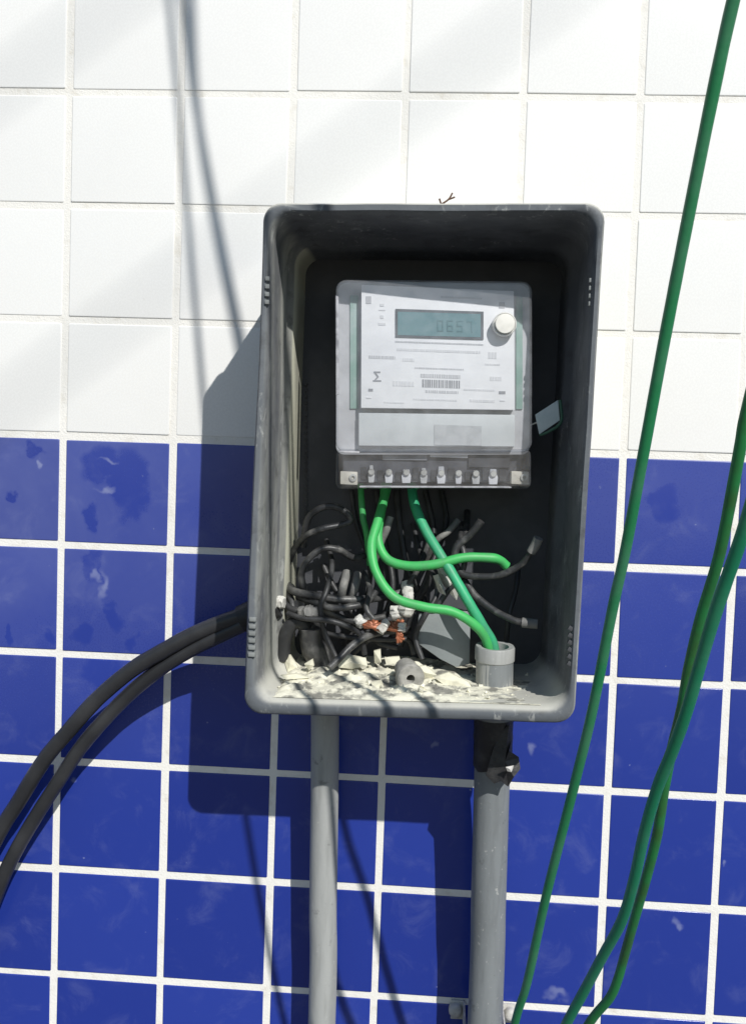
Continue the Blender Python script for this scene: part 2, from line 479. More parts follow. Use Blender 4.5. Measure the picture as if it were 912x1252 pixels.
for j in range(J0, J1 - 1):
    for i in range(I0, I1):
        u0, u1, v0, v1 = gx(i), gx(i + 1), gy(j), gy(j + 1)
        c = UV((u0 + u1) / 2, (v0 + v1) / 2)
        blue = j >= 4
        if -5 <= i <= 11 and -3 <= j <= 12:
            o = bpy.data.objects.new('tile', bt if blue else wt)
            COL.objects.link(o)
            o.parent = wall
            sx = ((u1 - u0) * PITCH - 0.0066) / (PITCH - 0.0066)
            sz = ((v1 - v0) * PITCH - 0.0066) / (PITCH - 0.0066)
            o.scale = (sx * random.uniform(.993, 1.004), 1, sz * random.uniform(.993, 1.004))
            o.location = c + Vector((random.gauss(0, .00022), random.uniform(-.00025, .00025), random.gauss(0, .00022)))
            o.rotation_euler = (random.gauss(0, .0016), random.gauss(0, .002), random.gauss(0, .0016))
        else:
            far[int(blue)].box((c.x, 0.003, c.z), (u1 - u0) * PITCH - .0066, 0.006, (v1 - v0) * PITCH - .0066)
for k, nm in ((0, 'outlying_white_tiles'), (1, 'outlying_blue_tiles')):
    o = far[k].build(nm, M['blue_tile' if k else 'white_tile'], wall, smooth=False)
    o['kind'] = 'stuff'

# ------------------------------------------------------------------ meter box
W, H = 259.0, 396.0
CORN = ((2.026, 2.262), (4.53, 2.236), (2.030, 6.108), (4.478, 6.052))   # TL TR BL BR of the rim
DF = 1.42
def BX(a, b_, d):
    """millimetres across and down from the rim's top left corner"""
    s, t = a / W, b_ / H
    u = (CORN[0][0] * (1 - s) + CORN[1][0] * s) * (1 - t) + (CORN[2][0] * (1 - s) + CORN[3][0] * s) * t
    v = (CORN[0][1] * (1 - s) + CORN[1][1] * s) * (1 - t) + (CORN[2][1] * (1 - s) + CORN[3][1] * s) * t
    return UV(u, v, d * (1 + .05 * max(0, s) * (1 - .6 * t)))
def sm(x, a, b_):
    t = min(1, max(0, (x - a) / (b_ - a)))
    return t * t * (3 - 2 * t)
def box_loop(l, r, t, bt_, rad, d, bulge=1.0, n=7):
    """rounded rectangle with extra points along the sides"""
    x0, x1, y0, y1 = l, W - r, t, H - bt_
    pts = []
    corners = ((x1 - rad, y0 + rad, -90), (x1 - rad, y1 - rad, 0), (x0 + rad, y1 - rad, 90), (x0 + rad, y0 + rad, 180))
    for k, (cx, cy, a0) in enumerate(corners):
        for q in range(n + 1):
            a = math.radians(a0 + 90 * q / n)
            pts.append((cx + rad * math.cos(a), cy + rad * math.sin(a)))
        nx = corners[(k + 1) % 4]
        a1 = math.radians(a0 + 90)
        e0 = (cx + rad * math.cos(a1), cy + rad * math.sin(a1))
        e1 = (nx[0] + rad * math.cos(math.radians(nx[2])), nx[1] + rad * math.sin(math.radians(nx[2])))
        for q in range(1, 14):
            pts.append((e0[0] + (e1[0] - e0[0]) * q / 14, e0[1] + (e1[1] - e0[1]) * q / 14))
    out = []
    for x, y in pts:
        wl = max(0, 1 - (x - l) / 60)
        x -= bulge * wl * 5.0 * sm(y, 40, 380)
        x += 0.5 * mnoise.noise(Vector((x * .02, y * .02, d * .5)))
        y += 0.7 * mnoise.noise(Vector((x * .02, y * .02, 7 + d * .5)))
        out.append(BX(x, y, d))
    return out
bc = BX(W / 2, H, 0.6)
box = thing('meter_box', 'open grey plastic meter box with dusty rounded rim hanging on the tiled wall', 'meter box', bc)
loops = [box_loop(6, 6, 6, 6, 12, 0.004, .3), box_loop(3, 3, 3, 3, 13, 1.19, .9), box_loop(0.5, 0.5, 0.5, 0.5, 14, 1.22),
         box_loop(0, 0, 0, 0, 14, 1.35), box_loop(0.8, 0.8, 0.8, 0.8, 14, 1.40), box_loop(2.2, 2.2, 2.2, 2.4, 14, 1.42),
         box_loop(4.6, 5.0, 6.5, 9.5, 15, 1.42, .75), box_loop(6.4, 6.6, 8.2, 12.5, 16, 1.395, .5), box_loop(7.4, 7.4, 9.2, 14, 18, 1.33, .35),
         box_loop(8, 8, 10, 14.4, 19, 1.0, .3), box_loop(9, 9, 12, 15, 19, 0.62, .3), box_loop(13.5, 13, 15, 16.5, 18, 0.585, .2),
         box_loop(14.5, 14, 16, 17.5, 17, 0.35, .1), box_loop(16, 15, 17, 18.5, 15, 0.085, .0)]
mb = MB().loft(loops, False, False)
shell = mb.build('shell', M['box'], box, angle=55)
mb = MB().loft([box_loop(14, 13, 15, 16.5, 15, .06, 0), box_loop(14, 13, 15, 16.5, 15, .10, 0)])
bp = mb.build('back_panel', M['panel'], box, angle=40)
# slotted mounting rail moulded in the panel, left of the meter
mb = MB()
for k in range(26):
    q = P(374, 470 + k * 7.4, .115)
    mb.box(q, .0026, .004, .0022)
mb.build('rail_slot', M['dark_vent'], bp)
# hinge / snap teeth on the rim
for (px, y0, n, st, sx, mat, lean) in ((327.5, 341, 4, 9.5, 5.0, 'vent_light', 0), (722, 343, 4, 9.5, 4.5, 'vent_light', 0),
                                       (309.5, 757, 6, 8.6, 8.0, 'vent_light', 0), (697, 768, 6, 8.6, 5.5, 'dark_vent', .5)):
    for k in range(n):
        mb = MB()
        c = P(px - k * .25, y0 + k * st, 1.42)
        mb.box(c, sx * .00068, .004, .0034, Matrix.Rotation(lean, 3, 'Y'))
        mb.build('snap_tooth', M[mat], box, bevel=.0006)
# cable gland, left side
mb = MB()
a, b2 = P(338, 738, .62), P(296, 757, .60)
mb.tube([a, a.lerp(b2, .5), b2], .0125, 16, 3)
mb.build('cable_gland', M['black_tape'], box)

# ------------------------------------------------------------------ electricity meter
D_BASE, D_FACE, D_COV = 0.10, 0.86, 0.95
mc = P(531, 598, D_FACE); mc.y = -D_BASE * PITCH
meter = thing('electricity_meter', 'electronic electricity meter with white face plate and small teal display', 'electricity meter', mc)
body = plate(rrect(413, 345, 650, 556, 10), .76, .10).build('body', M['meter_body'], meter, bevel=.0008)
for x0, x1, m_ in ((430, 440, 'pcb'), (633, 641, 'pcb')):
    plate([(x0, 362), (x1, 362), (x1, 500), (x0, 500)], .775, .75).build('side_rail', M[m_], meter, bevel=.0003)
face = plate([(443, 349), (629.5, 355), (630.5, 501), (442.5, 499)], D_FACE, .755).build('face_plate', M['face'], meter, bevel=.0005)
lp = plate([(440, 505), (631, 507), (631, 546), (440, 545)], .83, .755).build('lower_panel', M['meter_panel'], meter, bevel=.0006)
plate([(532, 519), (590, 521), (590, 545), (532, 544)], .8345, .828).build('sticker', M['sticker'], lp, smooth=False)
# display
lcd = plate([(484.5, 378), (592, 380.5), (592, 414.5), (484.5, 412)], D_FACE + .012, D_FACE - .01).build('display', M['lcd_frame'], face, smooth=False)
plate([(487, 381.5), (588.5, 383.5), (588.5, 412), (487, 410)], D_FACE + .014, D_FACE).build('screen', M['lcd'], lcd, smooth=False)
SEG = {'0': 'abcdef', '5': 'acdfg', '7': 'abc', '6': 'acdefg', '2': 'abdeg'}
def digit(ch, x, y, w, h, d):
    mb = MB(); t = 1.5
    R_ = dict(a=(0, 0, w, t), g=(0, h / 2 - t / 2, w, h / 2 + t / 2), d=(0, h - t, w, h), f=(0, 0, t, h / 2), b=(w - t, 0, w, h / 2), e=(0, h / 2, t, h), c=(w - t, h / 2, w, h))
    for i, s in enumerate(SEG[ch]):
        x0, y0, x1, y1 = R_[s]
        plate([(x + x0, y + y0), (x + x1, y + y0), (x + x1, y + y1), (x + x0, y + y1)], d + i * .0001, d - .002, mb)
    return mb
for k, ch in enumerate('0657'):
    digit(ch, 535 + k * 12, 391 + k * .25, 7.5, 14, D_FACE + .017).build('digit', M['lcd_seg'], lcd, smooth=False)
# print on the face plate, too fine to read
def dashes(x0, y, x1, h, mat, name='printed_line', gap=1.1, wmin=.9, wmax=2.6, slope=.03, parent=face, d=D_FACE + .003):
    mb = MB(); x = x0
    while x < x1:
        w = min(random.uniform(wmin, wmax), x1 - x)
        yy = y + (x - x0) * slope
        plate([(x, yy), (x + w, yy), (x + w, yy + h), (x, yy + h)], d, d - .0035, mb)
        x += w + random.uniform(.5, 1) * gap
    return mb.build(name, M[mat], parent, smooth=False)
dashes(484, 417, 592, 1.9, 'print_mid', gap=.7, wmin=1.5, wmax=4)
dashes(486, 426, 588, 3.0, 'print_light')
dashes(452, 435, 484, 3.6, 'print_mid', gap=1)
dashes(493, 438, 507, 4.0, 'print_light')
dashes(508, 449, 568, 1.8, 'print_mid')
dashes(515, 457, 564, 4.5, 'print_mid', wmin=1, wmax=3)
dashes(517, 464, 563, 9.5, 'print_dark', 'barcode', gap=1.3, wmin=.6, wmax=1.9)
dashes(521, 477, 561, 3.2, 'print_mid')
dashes(481, 466, 507, 6, 'print_light', wmin=2, wmax=4)
dashes(568, 475, 606, 2.2, 'print_light')
dashes(506, 487, 560, 2, 'print_light')
dashes(575, 488, 606, 3.2, 'print_light')
dashes(470, 491, 495, 1.8, 'print_light')
dashes(540, 362, 590, 2.2, 'print_light')
dashes(598, 430, 608, 8, 'print_light', wmin=2, wmax=3)
dashes(594, 444, 612, 2, 'print_light')
dashes(600, 460, 614, 5, 'print_light', wmin=2, wmax=3)
def mark(polys, mat, name, d=D_FACE + .004):
    mb = MB()
    for p_ in polys: plate(p_, d, d - .0045, mb)
    return mb.build(name, M[mat], face, smooth=False)
R4 = lambda x, y, w, h: [(x, y), (x + w, y), (x + w, y + h), (x, y + h)]
mark([R4(448.5, 363, 6.5, 9)], 'print_mid', 'printed_mark')
mark([R4(611, 369, 7, 7)], 'print_mid', 'printed_mark')
mark([R4(465.5, 372, 5, 3), R4(464, 379, 8, 1.3), R4(466, 386, 4, 4), R4(463.5, 395, 9, 3)], 'print_light', 'printed_symbol')
mark([R4(458, 454.5, 8, 1.8), [(458.5, 456.3), (460.8, 456.3), (464, 460.5), (462, 461)], [(462, 461), (464.3, 461), (460.6, 465), (458.4, 465)], R4(457, 465, 10, 1.8)], 'print_dark', 'printed_symbol')
mark([R4(451.5, 475.5, 5.5, 3.2)], 'print_dark', 'face_clip')
mark([R4(449, 486, 6, 1.5)], 'print_light', 'face_clip')
mark([R4(611, 478, 8, 3.4)], 'print_dark', 'face_clip')
mark([R4(612, 489, 6, 1.5)], 'print_light', 'face_clip')
# round push button
c = P(617.5, 395.5, D_COV - .005)
mb = MB()
prof = ((.0098, -.006), (.0098, -.0005), (.0090, .0002), (.0090, -.0008), (.0082, -.0008), (.0082, .0016), (.0076, .0023), (.004, .0026))
mb.loft([[c + Vector((r * math.cos(q), -y, r * math.sin(q))) for q in (2 * math.pi * k / 28 for k in range(28))] for r, y in prof])
mb.build('push_button', M['knob'], meter, angle=35)
# terminal block and its screws
tb = plate([(422, 546), (640, 548), (640, 590), (422, 589)], .70, .10).build('terminal_block', M['term'], meter, bevel=.0006)
plate([(575, 549), (626, 550), (626, 572), (575, 571)], .725, .69).build('block_label', M['dark_vent'], tb, smooth=False)
plate([(528, 548), (574, 549), (574, 560), (528, 559)], .73, .69).build('block_label', M['print_light'], tb, smooth=False)
for k in range(8):
    x = 456 + k * 21.3; y = 569 + k * .35
    hw = 3.2 + 1.8 * ((k * 7) % 5) / 4; hh = ((k * 3) % 4) * 2.2
    t_ = plate([(x - hw + 1.2, y + hh), (x + hw - 1.2, y + hh), (x + hw - .6, y + 9), (x + hw + .9, y + 12), (x + hw, y + 21), (x - hw, y + 21), (x - hw - .9, y + 12), (x - hw + .6, y + 9)], .745, .69).build('terminal', M['meter_body'] if k % 3 else M['terminal'], tb, bevel=.0006)
    cc = P(x, y + 8, .748)
    mb = MB()
    mb.loft([[cc + Vector((r * math.cos(q), -yy, r * math.sin(q))) for q in (2 * math.pi * kk / 12 for kk in range(12))] for r, yy in ((.0028, -.002), (.0028, .0014), (.0022, .002))])
    mb.build('screw', M['metal'], t_, angle=35)
# fixings in the lower corners
for x0, x1, xs in ((418, 439, 433.5), (627, 649, 643)):
    fx = plate([(x0, 576), (x1, 577), (x1, 593), (x0, 592)], .78, .12).build('corner_fixing', M['fixing'], meter, bevel=.001)
    cc = P(xs, 584, .782)
    mb = MB()
    mb.loft([[cc + Vector((r * math.cos(q), -yy, r * math.sin(q))) for q in (2 * math.pi * kk / 14 for kk in range(14))] for r, yy in ((.0032, -.002), (.0032, .0012), (.0015, .0013), (.0013, -.0005))])
    mb.build('screw', M['metal'], fx, angle=35)
# clear covers: open-backed shells with wall thickness
def cover(out_px, r, d0, d1, th, name, mat):
    x0, y0, x1, y1 = out_px
    def ring(ins, d):
        pts = [P(x, y, d0) for x, y in rrect(x0 + ins, y0 + ins, x1 - ins, y1 - ins, max(r - ins, 1.5), 5)]
        return [q + Vector((0, (d0 - d) * PITCH, 0)) for q in pts]
    k = th / PITCH
    mb = MB()
    mb.loft([ring(0, d1), ring(0, d0 - .04), ring(1.2, d0 - .012), ring(3.5, d0)], False, True)
    return mb.build(name, M[mat], meter, angle=18)
clear_cover = cover((411, 342, 652, 553), 13, D_COV, .12, .002, 'clear_cover', 'clear')
term_cover = cover((411, 549, 651, 598), 8, D_COV - .02, .12, .002, 'terminal_cover', 'clear_term')

plate([(411.2, 362), (415.0, 364), (415.5, 482), (411.6, 484)], .90, .86).build('edge_highlight', M['edge'], clear_cover, bevel=.0006)  # opaque pale strips added as bright highlights along the edges of both covers
plate([(440, 594.2), (626, 595.2), (626, 597.0), (440, 596.0)], D_COV - .03, .72).build('edge_highlight', M['edge'], term_cover, bevel=.0006)
plate([(414, 551), (440, 552), (440, 554), (414, 553)], D_COV - .012, D_COV - .03).build('edge_highlight', M['edge'], term_cover, bevel=.0004)
plate([(470, 549), (524, 550), (524, 563), (470, 562)], .715, .69).build('block_label', M['print_dark'], tb, smooth=False)
for k, (x, y, w, h) in enumerate(((446, 571, 6, 15), (466, 575, 7, 12), (488, 577, 8, 10), (509, 572, 7, 14), (531, 575, 6, 13), (552, 573, 8, 14), (573, 577, 7, 10), (594, 572, 6, 15), (615, 574, 8, 14))):
    plate(R4(x - 2, y, w, h), .718, .69).build('terminal_bore', M['dark_bore'], tb, smooth=False)
meter.rotation_euler.z = 0.06      # hangs slightly turned
meter.location.x -= 0.0054

# tag hanging at the meter's right side
sp = P(655, 518, .62)
st = thing('seal_tag', 'small pale seal tag sticking out from the right side of the meter', 'tag', P(668, 532, .70))
mb = MB()
pl = [(654, 507), (682, 489), (684, 514), (659, 531)]
mb.loft([[P(x, y, .80 + (x - 654) * .003) + Vector((0, .0012, 0)) for x, y in pl], [P(x, y, .80 + (x - 654) * .003) for x, y in pl]])
mb.build('card', M['tagm'], st, bevel=.0003)
mb = MB()
mb.tube([P(684.5, 489, .89), P(686, 515, .895), P(672, 527, .86), P(660, 532, .82)], .0012, 8, 5)
mb.build('edge_strip', M['tag_edge'], st)
mb = MB(); mb.tube([P(648, 520, .74), P(655, 517, .78), P(660, 515, .815)], .0006, 6, 5); mb.build('seal_wire', M['metal'], st)

# ------------------------------------------------------------------ wires inside the box
def wire(name, pts, r, mat, label, cat='wire', group=None, seg=10, wob=.08, samples=8):
    mb = MB(); mb.tube([P(*q) for q in pts], r, seg, samples, wob)
    return tag(mb.build(name, M[mat], None, angle=60), label, cat, group)

GR = 'green wires inside the meter box'
wire('green_wire', [(471, 592, .42), (469, 612, .50), (461, 640, .66), (454, 668, .78), (460, 700, .86), (482, 730, .90), (518, 742, .92), (553, 748, .90), (580, 764, .86), (594, 782, .80), (600, 812, .74)],
     .0041, 'bright_green', 'bright green wire curving low from the meter across to the conduit end', group=GR)
wire('green_wire', [(474, 592, .40), (466, 625, .55), (462, 660, .66), (474, 684, .72), (500, 692, .76), (532, 690, .78), (566, 682, .76), (598, 682, .72), (611, 685, .69), (619, 692, .66)],
     .0041, 'bright_green', 'bright green wire running sideways under the meter to a cut end', group=GR)
wire('green_wire', [(503, 592, .40), (507, 618, .52), (520, 648, .64), (538, 678, .74), (554, 704, .80), (572, 735, .84), (588, 762, .82), (602, 786, .76), (606, 812, .74)],
     .0043, 'green_teal', 'straight teal green wire slanting from the meter down into the conduit', group=GR)
wire('green_wire', [(441, 592, .40), (442, 612, .44), (444, 634, .46), (448, 652, .44), (452, 690, .30)],
     .0028, 'bright_green', 'short thin green wire hanging under the left terminals of the meter', group=GR)
BW = 'dusty black wires tangled inside the meter box'
r1 = .0030
wire('black_wire', [(371, 668, .40), (373, 650, .46), (377, 634, .50), (389, 623, .52), (405, 619, .52), (421, 625, .50), (429, 636, .48), (416, 642, .50), (396, 646, .54), (376, 654, .52), (362, 668, .40), (352, 690, .34)],
     r1, 'grey_wire', 'black wire bent in a small ring, topmost of the tangle beside the left wall', group=BW)
wire('black_wire', [(447, 679, .34), (432, 682, .42), (414, 672, .50), (394, 671, .54), (377, 684, .56), (369, 700, .56), (371, 718, .52), (378, 742, .44)],
     r1, 'grey_wire', 'black wire arching over in a half loop below the small ring', group=BW)
wire('black_wire', [(352, 716, .40), (362, 724, .56), (390, 729, .62), (416, 733, .62), (442, 733, .56), (470, 730, .40), (500, 722, .30)],
     .0036, 'grey_wire', 'thick black wire lying level across the tangle', group=BW)
wire('black_wire', [(364, 730, .5), (386, 737, .62), (404, 743, .66), (427, 742, .66), (448, 736, .58), (462, 716, .44), (458, 690, .30)],
     r1, 'grey_wire', 'black wire sagging just below the thick level one', group=BW)
wire('black_wire', [(344, 712, .30), (347, 736, .52), (364, 747, .62), (388, 742, .60), (410, 752, .58), (436, 760, .50), (470, 754, .36)],
     .0030, 'grey_wire', 'black wire snaking out from the left wall along the bottom of the tangle', group=BW)
wire('black_wire', [(348, 700, .24), (352, 722, .44), (358, 742, .56), (352, 770, .58), (350, 796, .50)],
     .0030, 'black', 'black wire dropping down along the left wall to the floor', group=BW)
wire('black_wire', [(403, 816, .92), (414, 806, .88), (430, 790, .80), (448, 778, .70), (470, 772, .56), (500, 770, .36)],
     .0032, 'grey_wire', 'black wire rising slantwise from the dusty floor', group=BW)
wire('black_wire', [(571, 626, .16), (570, 645, .40), (567, 660, .52), (558, 674, .60), (557, 690, .64), (566, 702, .68), (588, 705, .72), (612, 703, .76), (636, 691, .82), (649, 675, .88)],
     r1, 'grey_wire', 'black wire sweeping right to a sleeved end beside the right wall', group=BW)
wire('black_wire', [(588, 637, .66), (580, 648, .64), (570, 658, .62), (559, 668, .62), (555, 684, .62), (560, 698, .60), (574, 722, .58)],
     r1 * 1.15, 'grey_wire', 'black wire with its cut end pointing up right of the green wires', group=BW)
wire('black_wire', [(556, 690, .54), (564, 704, .60), (579, 726, .68), (602, 745, .76), (627, 758, .84), (640, 761, .86)],
     r1, 'grey_wire', 'black wire sagging right, ending above the conduit', group=BW)
for pts, lb in (([(649, 675, .88), (654, 667, .90), (658, 658, .92)], 'dull grey sleeve on the raised wire end beside the right wall'),
                ([(638, 761, .86), (647, 762, .87), (657, 763, .88)], 'dull grey sleeve on the low wire end above the conduit')):
    wire('wire_sleeve', pts, .0042, 'pale_wire', lb, 'sleeve', 'sleeved wire ends')
wire('grey_wire', [(560, 636, .42), (548, 650, .46), (533, 662, .44), (518, 690, .28)], .0028, 'pale_wire', 'thin pale grey wire slanting behind the teal green wire', group=BW)
wire('grey_wire', [(477, 632, .52), (472, 648, .54), (464, 666, .50), (456, 690, .36)], .0034, 'pale_wire', 'thin pale grey wire just right of the green bend', group=BW)
wire('grey_wire', [(424, 700, .46), (420, 716, .58), (416, 734, .50)], .0040, 'pale_wire', 'stubby pale wire end standing up in the tangle, left of two', group=BW)
wire('grey_wire', [(437, 702, .46), (434, 718, .58), (428, 736, .50)], .0036, 'pale_wire', 'stubby pale wire end standing up in the tangle, right of two', group=BW)
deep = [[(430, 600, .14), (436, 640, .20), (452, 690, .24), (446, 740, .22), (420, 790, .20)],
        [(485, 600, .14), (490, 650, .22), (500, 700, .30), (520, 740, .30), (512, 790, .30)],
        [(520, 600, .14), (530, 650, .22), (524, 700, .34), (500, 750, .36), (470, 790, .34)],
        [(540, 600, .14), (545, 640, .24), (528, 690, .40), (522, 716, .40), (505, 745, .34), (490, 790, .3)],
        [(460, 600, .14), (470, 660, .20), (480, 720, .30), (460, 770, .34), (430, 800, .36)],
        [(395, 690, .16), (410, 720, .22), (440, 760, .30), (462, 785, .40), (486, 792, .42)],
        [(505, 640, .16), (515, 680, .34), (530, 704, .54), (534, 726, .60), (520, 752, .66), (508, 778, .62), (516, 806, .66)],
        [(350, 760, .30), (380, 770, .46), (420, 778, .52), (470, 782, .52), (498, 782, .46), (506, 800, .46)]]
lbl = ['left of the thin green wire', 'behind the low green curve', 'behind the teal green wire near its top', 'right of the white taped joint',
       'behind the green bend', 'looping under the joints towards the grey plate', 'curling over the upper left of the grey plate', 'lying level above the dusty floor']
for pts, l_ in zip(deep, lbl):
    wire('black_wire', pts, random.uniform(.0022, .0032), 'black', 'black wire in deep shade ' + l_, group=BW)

thin = [([(352, 750, .66), (372, 756, .74), (398, 758, .76), (420, 764, .74), (440, 776, .66), (446, 800, .62)], 'black', 'thin black wire running level just under the dull grey joint'),
        ([(399, 660, .30), (406, 690, .46), (400, 720, .66), (392, 744, .72), (398, 776, .70), (412, 806, .72)], 'black', 'thin black wire hanging straight down through the middle of the tangle'),
        ([(446, 700, .34), (452, 722, .56), (448, 744, .70), (456, 756, .72)], 'grey_wire', 'short black wire bent towards the left copper end'),
        ([(524, 664, .40), (516, 686, .56), (506, 704, .60), (498, 716, .60)], 'grey_wire', 'short black wire leading into the upright taped joint'),
        ([(565, 640, .3), (563, 660, .56), (568, 684, .66), (562, 706, .66), (548, 722, .64), (534, 742, .64)], 'grey_wire', 'black wire passing in front of the hanging tape scrap'),
        ([(634, 690, .40), (630, 722, .52), (622, 752, .60), (618, 790, .56)], 'black', 'thin dark wire dropping behind the sleeved ends')]
for pts, m_, l_ in thin:
    wire('black_wire', pts, .0024, m_, l_, group=BW, wob=.15)
# taped joints, copper, scraps
def lump(name, pts, r, mat, label, cat, group=None, seg=12):
    """a hand-wrapped taped joint: overlapping turns and an uneven outline"""
    path = [P(*q) for q in pts]
    turns = 3 + int(1000 * r) % 3
    def rad(t):
        return r * (0.62 + .34 * math.sin(math.pi * (.12 + .72 * t))) * (1 + .16 * ((t * turns) % 1.0))
    mb = MB(); mb.tube(path, rad, seg, 12, .55)
    for k, v in enumerate(mb.v):
        mb.v[k] = v + Vector((mnoise.noise(v * 260), mnoise.noise(v * 260 + Vector((9, 0, 0))), mnoise.noise(v * 260 + Vector((0, 9, 0))))) * r * .30
    return tag(mb.build(name, M[mat], None, angle=32), label, cat, group)
def strands(name, pts, r, mat, label, cat, group=None, n=6):
    mb = MB()
    for k in range(n):
        ph = 2 * math.pi * k / n
        path = spline([P(*q) for q in pts], 6)
        L = len(path) - 1
        q = []
        for i, p_ in enumerate(path):
            a_ = ph + 3.2 * i / L
            sp_ = r * (.55 + .5 * (i / L) ** 2 * (.4 + .9 * random.random() * (i == L)))
            q.append(p_ + Vector((math.cos(a_), .6 * math.sin(a_), math.sin(a_))) * sp_)
        mb.tube(q, r * .36, 6, 1, .1, smooth=False)
    return tag(mb.build(name, M[mat], None, angle=60), label, cat, group)
JT = 'taped joints in the tangle'
lump('taped_joint', [(497, 711, .56), (499, 730, .62), (497, 754, .62)], .0056, 'tape', 'pale taped joint standing upright behind the low green curve', 'joint', JT)
lump('taped_joint', [(484, 742, .56), (486, 758, .6)], .0064, 'tape', 'short pale taped stub beside the upright joint', 'joint', JT)
lump('taped_joint', [(437, 755, .66), (444, 764, .70)], .0055, 'tape', 'pale taped knob left of the copper', 'joint', JT)
lump('taped_joint', [(474, 760, .68), (463, 772, .72)], .0048, 'tape', 'pale slanted taped joint between the copper ends', 'joint', JT)
lump('taped_joint', [(491, 762, .66), (490, 773, .68)], .0042, 'tape', 'pale taped tip right of the copper', 'joint', JT)
lump('taped_joint', [(338, 735, .62), (348, 737, .64)], .0050, 'tape', 'pale taped tip touching the left wall of the box', 'joint', JT)
lump('taped_joint', [(366, 747, .68), (378, 749, .70), (389, 748, .68)], .0052, 'pale_wire', 'dull grey taped joint lying on the left of the tangle', 'joint', JT)
CU = 'bare copper ends'
strands('copper_end', [(447, 764, .70), (456, 763, .72), (463, 766, .70)], .0042, 'copper', 'bare copper wire end left of the slanted taped joint', 'copper wire', CU)
strands('copper_end', [(474, 765, .66), (483, 766, .68), (489, 764, .66)], .0048, 'copper', 'bare copper wire end right of the slanted taped joint', 'copper wire', CU)
strands('copper_end', [(488, 772, .68), (489, 781, .70)], .0034, 'copper', 'small copper tip pointing down below the taped tip', 'copper wire', CU)

gp = plate([(512, 752), (575, 747), (574, 812), (558, 816), (538, 806), (507, 784)], .60, .52).build('grey_plate', M['grey_plate'], None, bevel=.0008)
tag(gp, 'flat grey plastic plate with cut corner leaning at the back of the box', 'plate')

def crumple(name, pts, d, t, mat, label, cat, group=None, amp=.004, parent=None, seed=0):
    """a torn, curled strip: polygon fan with uneven depth and thickness"""
    random.seed(seed + 11)
    fr = [P(x, y, d + random.uniform(-amp, amp) * 20) for x, y in pts]
    cx, cy = sum(x for x, y in pts) / len(pts), sum(y for x, y in pts) / len(pts)
    mid = P(cx, cy, d + amp * 14)
    bk = [q + Vector((0, t, 0)) for q in fr]
    n = len(pts)
    mb = MB()
    mb.add(fr + bk + [mid, mid + Vector((0, t, 0))],
           [(i, (i + 1) % n, 2 * n) for i in range(n)] + [(n + (i + 1) % n, n + i, 2 * n + 1) for i in range(n)] +
           [((i + 1) % n, i, n + i, n + (i + 1) % n) for i in range(n)])
    return tag(mb.build(name, M[mat], parent, angle=20), label, cat, group)
PS = 'pale tape scraps among the wires'
crumple('tape_scrap', [(532, 690), (546, 694), (556, 712), (562, 726), (558, 734), (548, 724), (540, 712)], .62, .001, 'tape', 'pale torn tape scrap hanging between the green wires', 'scrap', PS, seed=1)
crumple('tape_scrap', [(529, 704), (536, 702), (542, 716), (545, 728), (536, 724)], .66, .001, 'tape', 'smaller pale tape scrap left of the hanging one', 'scrap', PS, seed=2)
crumple('tape_scrap', [(541, 768), (549, 764), (550, 754), (553, 754), (553, 764), (556, 769), (550, 768), (544, 772)], .52, .0008, 'tape', 'tiny star shaped pale scrap in front of the grey plate', 'scrap', PS, amp=.001, seed=3)

# black conduit end and boot in the lower left
mb = MB()
mb.tube([P(398, 830, .50), P(391, 806, .52), P(382, 786, .56), P(380, 766, .60)], lambda t: .0125 - .002 * t, 16, 6, .10)
cb = mb.build('cable_boot', M['grey_wire'], None, angle=60)
tag(cb, 'dark taped cable boot rising from the floor in the lower left corner', 'cable boot')
mb = MB()
mb.tube([P(346, 806, .56), P(349, 780, .60), P(356, 764, .62), P(366, 760, .62), P(374, 770, .60), P(378, 800, .56)], .0062, 12, 6, .12)
tag(mb.build('cable_bend', M['black'], None, angle=60), 'short thick black cable bent in an arch beside the cable boot', 'cable')

# dust and crumbs on the box floor
random.seed(5)
mb = MB()
NA, ND = 120, 46
vs, fs = [], []
for k in range(ND + 1):
    d = .12 + (1.375 - .12) * k / ND
    for i in range(NA + 1):
        a = 16 + (232 - 16) * i / NA
        q = Vector((a * .035, d * 5.5, 0))
        edge = min(1, (a - 16) / 8, (232 - a) / 30) * min(1, (1.375 - d) / .12)
        right_fall = 1 - .75 * sm(a, 120, 200)
        h = (1.6 + 6.5 * abs(mnoise.fractal(q, .9, 2.1, 4)) + 3.2 * sm(1.25 - d, 0, 1.0)) * right_fall * max(edge, 0)
        h += 1.5 * abs(mnoise.noise(q * 3.2)) * right_fall * max(edge, 0)
        vs.append(BX(a, H - 14.2 - 2.4 * sm(1.3 - d, 0, 1.2) - h + .6, d))
for k in range(ND):
    for i in range(NA):
        a_ = k * (NA + 1) + i
        fs.append((a_, a_ + 1, a_ + NA + 2, a_ + NA + 1))
mb.add(vs, fs)
for k in range(260):
    i, kk = int(NA * random.random() ** 1.25), random.randrange(2, ND - 3)
    c0 = vs[kk * (NA + 1) + i]
    sz = .0006 + .0021 * random.random() ** 3
    rot = Matrix.Rotation(random.uniform(0, 6.3), 3, Vector((random.random() - .5, random.random() - .5, random.random() - .5)).normalized())
    b0 = len(mb.v)
    mb.box(c0 + Vector((0, 0, sz * .3)), sz * random.uniform(.8, 2.2), sz * random.uniform(.8, 1.8), sz * random.uniform(.6, 1.1), rot)
    for q in range(b0, len(mb.v)):
        mb.v[q] = mb.v[q] + Vector((random.gauss(0, .2), random.gauss(0, .2), random.gauss(0, .2))) * sz
o = mb.build('plaster_dust', M['dust'], None, angle=48)
